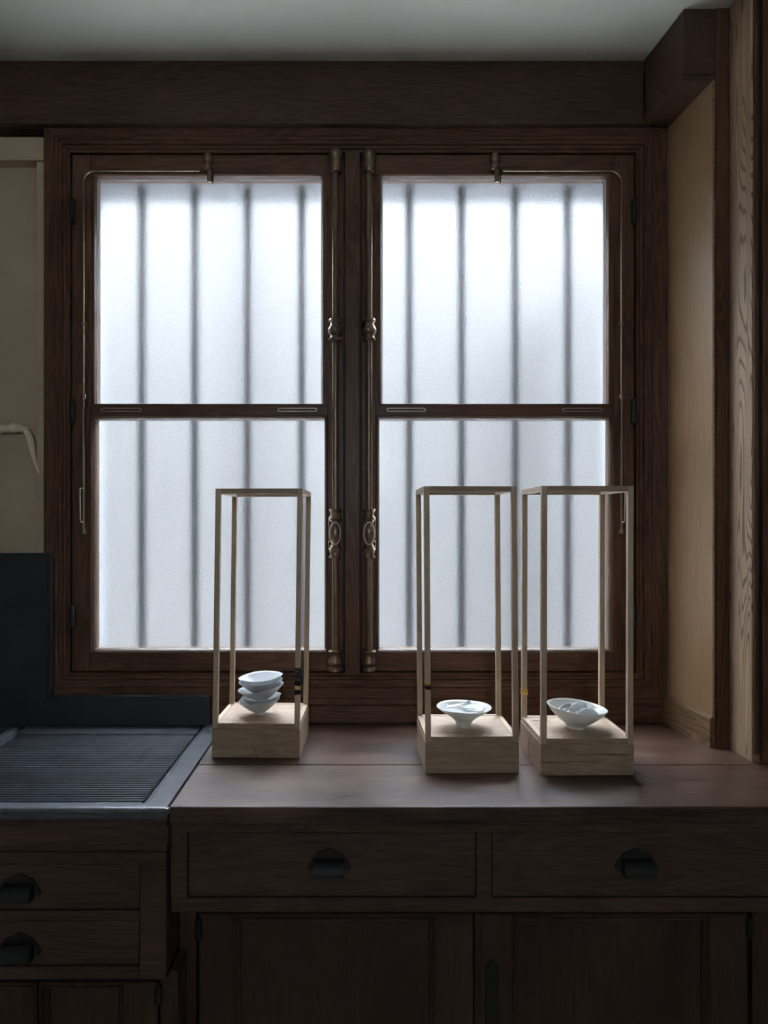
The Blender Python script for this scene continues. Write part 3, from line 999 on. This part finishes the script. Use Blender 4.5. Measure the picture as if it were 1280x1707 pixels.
W1, D1 = .197, .182
s1 = stand('pale oak open-frame stand holding the stack of five white bowls', -.232, 1.535, math.radians(-2.0), W1, D1, .013,
           repair=(1, -1, .142, .202, 'mixed'),
           cracks=[(('front', -D1 / 2), [[(.002, .001, .0024), (.003, .008, .0017), (.001, .014, .0012), (-.001, .020, .0017), (-.0005, .025, .0006)],
                                        [(.003, .008, .0015), (.014, .012, .0014), (.024, .0145, .0010), (.034, .0175, .0011), (.042, .021, .0005)],
                                        [(.002, .008, .0009), (-.01, .006, .0006), (-.024, .003, .0003)]]),
                   (('top', .0655 + .0109), [[(.028, -.062, .0012), (.034, -.058, .0010), (.040, -.052, .0006), (.043, -.046, .0003)]])])
W2, D2 = .197, .172
s2 = stand('pale oak open-frame stand in the middle, a dark repair on its front left post', .2345, 1.440, math.radians(1.2), W2, D2, -.007,
           repair=(-1, -1, .176, .192, 'mixed'),
           cracks=[(('top', .0655 + .0109), [[(-.080, -.058, .0007), (-.050, -.060, .0005), (-.02, -.061, .0003)]])])
W3, D3 = .193, .175
s3 = stand('pale oak open-frame stand with a cracked base block, nearest the panelled right wall', .4705, 1.427, math.radians(.6), W3, D3, .002,
           repair=(-1, 1, .128, .140, 'gold'),
           cracks=[(('left', -W3 / 2), [[(.012, .0001, .0030), (.013, .018, .0025), (.010, .035, .0020), (.004, .055, .0016), (.0035, .0670, .0013)]]),
                   (('front', -D3 / 2), [[(-.0975, .029, .0012), (-.06, .0275, .0006), (-.02, .030, .0005), (.03, .0285, .0003)],
                                        [(-.02, .044, .0003), (.03, .0435, .0007), (.055, .044, .0012), (.080, .043, .0009), (.094, .0435, .0003)]]),
                   (('top', .0655 + .0109), [[(-.078, .048, .0014), (-.060, .044, .0010), (-.040, .0435, .0005)]])])

ZT = ZC + .0655 + .0109   # top of the stands' boards


# ------------------------------------------------------------------ bowls
def bowl_profile(out, th=.0017, nst=4):
    """outer (r, z) from foot to rim -> closed thin shell profile"""
    P = [Vector((r, 0, z)) for (r, z) in out]
    sm_ = [(p.x, p.z) for p in catmull(P, nst)]
    inner = [(max(r - th * (1.2 if z < .012 else 1.0), .0), z + th * .9) for (r, z) in sm_ if z > .006]
    inner[-1] = (sm_[-1][0] - th * .8, sm_[-1][1] - .0002)
    zc_ = inner[0][1]
    pr_ = [(.0002, .001), (out[0][0] * .7, .001), (out[0][0] * .85, 0)] + sm_ + [(sm_[-1][0] - th * .4, sm_[-1][1] + .0006)] + list(reversed(inner)) + [(inner[0][0] * .5, zc_ - .0008), (.0002, zc_ - .001)]
    return pr_


def bowl(label, cx_, cy_, z, prof_, tilt=(0, 0), wobamp=.0008, group=None, mat=None, ph=0.0):
    hm = max(h for (r, h) in prof_)

    def wob(r, h, a):
        k_ = max(0, h / hm)
        return (r * (1 + wobamp / .05 * k_ * math.sin(2 * a + ph)), h + wobamp * k_ * math.sin(3 * a + ph * 1.7))
    o = B().lathe(prof_, n=56, wob=wob).build('bowl', mat or M_porc, None, smooth=True, angle=50)
    o.location = (cx_, cy_, z)
    o.rotation_euler = (tilt[0], tilt[1], 0)
    return tag(o, label, 'bowl', group)


def cup_out(R, H):
    return [(R * .215, 0), (R * .235, H * .10), (R * .27, H * .17), (R * .42, H * .30), (R * .60, H * .48), (R * .82, H * .75), (R, H)]


bx_, by_ = -.2325, 1.613
H5 = .0345
rimy = [1166, 1160, 1144.5, 1134.5, 1127]
Rs = [.0485, .0462, .0535, .0520, .0524]
tl = [(.01, -.08), (-.01, -.075), (.02, -.165), (.00, -.055), (.01, -.07)]
dx = [0, .0012, .0005, .0003, .0003]
names = ['white porcelain bowl at the bottom of the stack of five, resting on the stand',
         'white porcelain bowl second from the bottom in the stack of five',
         'strongly tilted white porcelain bowl in the middle of the stack of five',
         'white porcelain bowl fourth from the bottom in the stack of five',
         'empty white porcelain bowl on top of the stack of five']
for i in range(5):
    zr_ = Z(rimy[i], by_)
    zz = max(ZT + .0004, zr_ - H5)
    bowl(names[i], bx_ + dx[i] + H5 * math.sin(-tl[i][1]) * (1 if i else 0), by_, zz, bowl_profile(cup_out(Rs[i], H5)), tl[i], .0009, 'stack of white bowls', ph=i * 1.3)

# bowl of flat shards
b2x, b2y = .2275, 1.515
out2 = [(.0165, 0), (.0168, .006), (.0185, .012), (.0255, .0195), (.034, .0255), (.048, .0345), (.0598, .0435)]
bowl('white footed bowl filled with flat porcelain shards, in the middle stand', b2x, b2y, ZT + .0003, bowl_profile(out2, .0018), (0, .012), .0006, mat=M_porc2, ph=.6)
out3 = [(.0192, 0), (.0196, .0055), (.0255, .0105), (.040, .0205), (.054, .0335), (.0633, .0466)]
b3x, b3y = .4690, 1.505
bowl('wide white bowl holding curved broken pieces, in the stand nearest the right wall', b3x, b3y, ZT + .0006, bowl_profile(out3, .0019), (.02, .085), .0006, mat=M_porc2, ph=2.2)


def shard(label, name, poly, loc, rot, th=.0016, group=None):
    o = B().prism(poly, 'Z', -th / 2, th / 2, .0003).build(name, M_porc, None)
    o.location = loc
    o.rotation_euler = rot
    return tag(o, label, 'shard', group)


zs = ZT + .0003
sh_list = [
    ('broad flat shard covering the right half of the shard-filled bowl', [(-.024, -.018), (.014, -.022), (.026, -.006), (.022, .014), (.002, .022), (-.018, .012)], (.019, .004, .0345), (.10, -.04, .2)),
    ('flat shard against the left rim of the shard-filled bowl', [(-.022, -.006), (-.004, -.014), (.020, -.010), (.016, .004), (-.012, .010)], (-.026, -.010, .0335), (.05, .06, .1)),
    ('narrow pointed shard lying across the left of the shard-filled bowl', [(-.024, -.003), (.000, -.004), (.026, .002), (.004, .005), (-.018, .006)], (-.016, .010, .0380), (.22, -.08, .35)),
    ('slim shard lying along the near edge of the shard-filled bowl', [(-.030, -.003), (.002, -.006), (.030, -.001), (.004, .005), (-.02, .004)], (-.004, -.028, .0330), (-.08, .05, -.1)),
    ('triangular shard standing up at the back of the shard-filled bowl', [(-.012, -.008), (.010, -.009), (.004, .012), (-.001, .013)], (.014, .026, .0340), (.85, .05, -.15)),
    ('small pale shard tucked at the far left of the shard-filled bowl', [(-.010, -.004), (.008, -.006), (.012, .004), (-.004, .007)], (-.030, .014, .0372), (.1, .12, .5)),
    ('thin shard bridging the middle of the shard-filled bowl', [(-.020, -.002), (.018, -.005), (.024, .001), (-.006, .005)], (.000, -.006, .0378), (-.10, .05, -.35)),
]
for (lb, poly, lo, ro) in sh_list:
    shard(lb, 'shard', poly, (b2x + lo[0], b2y + lo[1], zs + lo[2] + .0045), ro, group='flat shards in the bowl')

# curved pieces: parts of small cups standing on their broken edge
def fragment(label, r, depth, a0, a1, loc, rot, th=.0034):
    pr_ = []
    n = 7
    for i in range(n):
        f_ = .35 + .65 * i / (n - 1)
        pr_.append((r * (f_ ** .75), depth * f_ ** 1.6))
    inn_ = [(rr - th * .8, hh + th * .6) for (rr, hh) in pr_]
    o = B().lathe(pr_ + list(reversed(inn_)), n=22, a0=a0, a1=a1, closed=True).build('bowl_fragment', M_frag, None, smooth=True, angle=40)
    o.location = loc
    o.rotation_euler = rot
    rp_ = [((r - th * .45) * math.cos(a0 + (a1 - a0) * k_ / 20), (r - th * .45) * math.sin(a0 + (a1 - a0) * k_ / 20), depth + th * .3) for k_ in range(21)]
    B().tube(rp_, th * .42, 8).build('rim', M_porc, o, smooth=True, local=True)  # white edge strip added to stand out against the greyed hollow
    return tag(o, label, 'shard', 'curved broken pieces in the bowl')


z3 = ZT + .0006
fragment('curved fragment standing at the left of the bowl of curved pieces', .024, .020, .2, math.pi - .2, (b3x - .026, b3y + .012, z3 + .0325), (math.pi / 2, 0, .35))
fragment('curved fragment nested inside the left arched piece', .0165, .014, .2, math.pi - .2, (b3x - .025, b3y - .003, z3 + .0315), (math.pi / 2, 0, .35))
fragment('long curved fragment arching over the middle of the bowl', .028, .022, .15, math.pi - .3, (b3x - .002, b3y + .004, z3 + .0270), (math.pi / 2 - .2, 0, .25))
fragment('rounded fragment facing front at the right of the bowl of curved pieces', .0265, .018, .15, math.pi - .15, (b3x + .019, b3y - .016, z3 + .0225), (math.pi / 2 - .12, 0, -.12))
shard('small angular shard at the near left of the bowl of curved pieces', 'shard', [(-.009, -.005), (.006, -.007), (.009, .004), (-.002, .008)], (b3x - .012, b3y - .022, z3 + .0400), (.7, .3, .4))
shard('flat shard along the near left rim of the bowl of curved pieces', 'shard', [(-.016, -.004), (.012, -.006), (.016, .002), (-.010, .006)], (b3x - .031, b3y - .016, z3 + .0410), (.35, -.15, -.5))
shard('pointed shard against the right rim of the bowl of curved pieces', 'shard', [(-.008, -.006), (.010, -.004), (.006, .007), (-.006, .005)], (b3x + .036, b3y + .014, z3 + .0425), (.6, -.25, .3))

# loose gold chip on the middle stand
o = B().box(-.0035, .0035, -.0025, .0025, 0, .0022, .0006).build('gold_chip', M_gold)
o.location = (X(807, 1.478), 1.478, ZT + .0001)
o.rotation_euler = (0, 0, .3)
tag(o, 'tiny gold chip lying on the middle stand beside its bowl', 'chip')
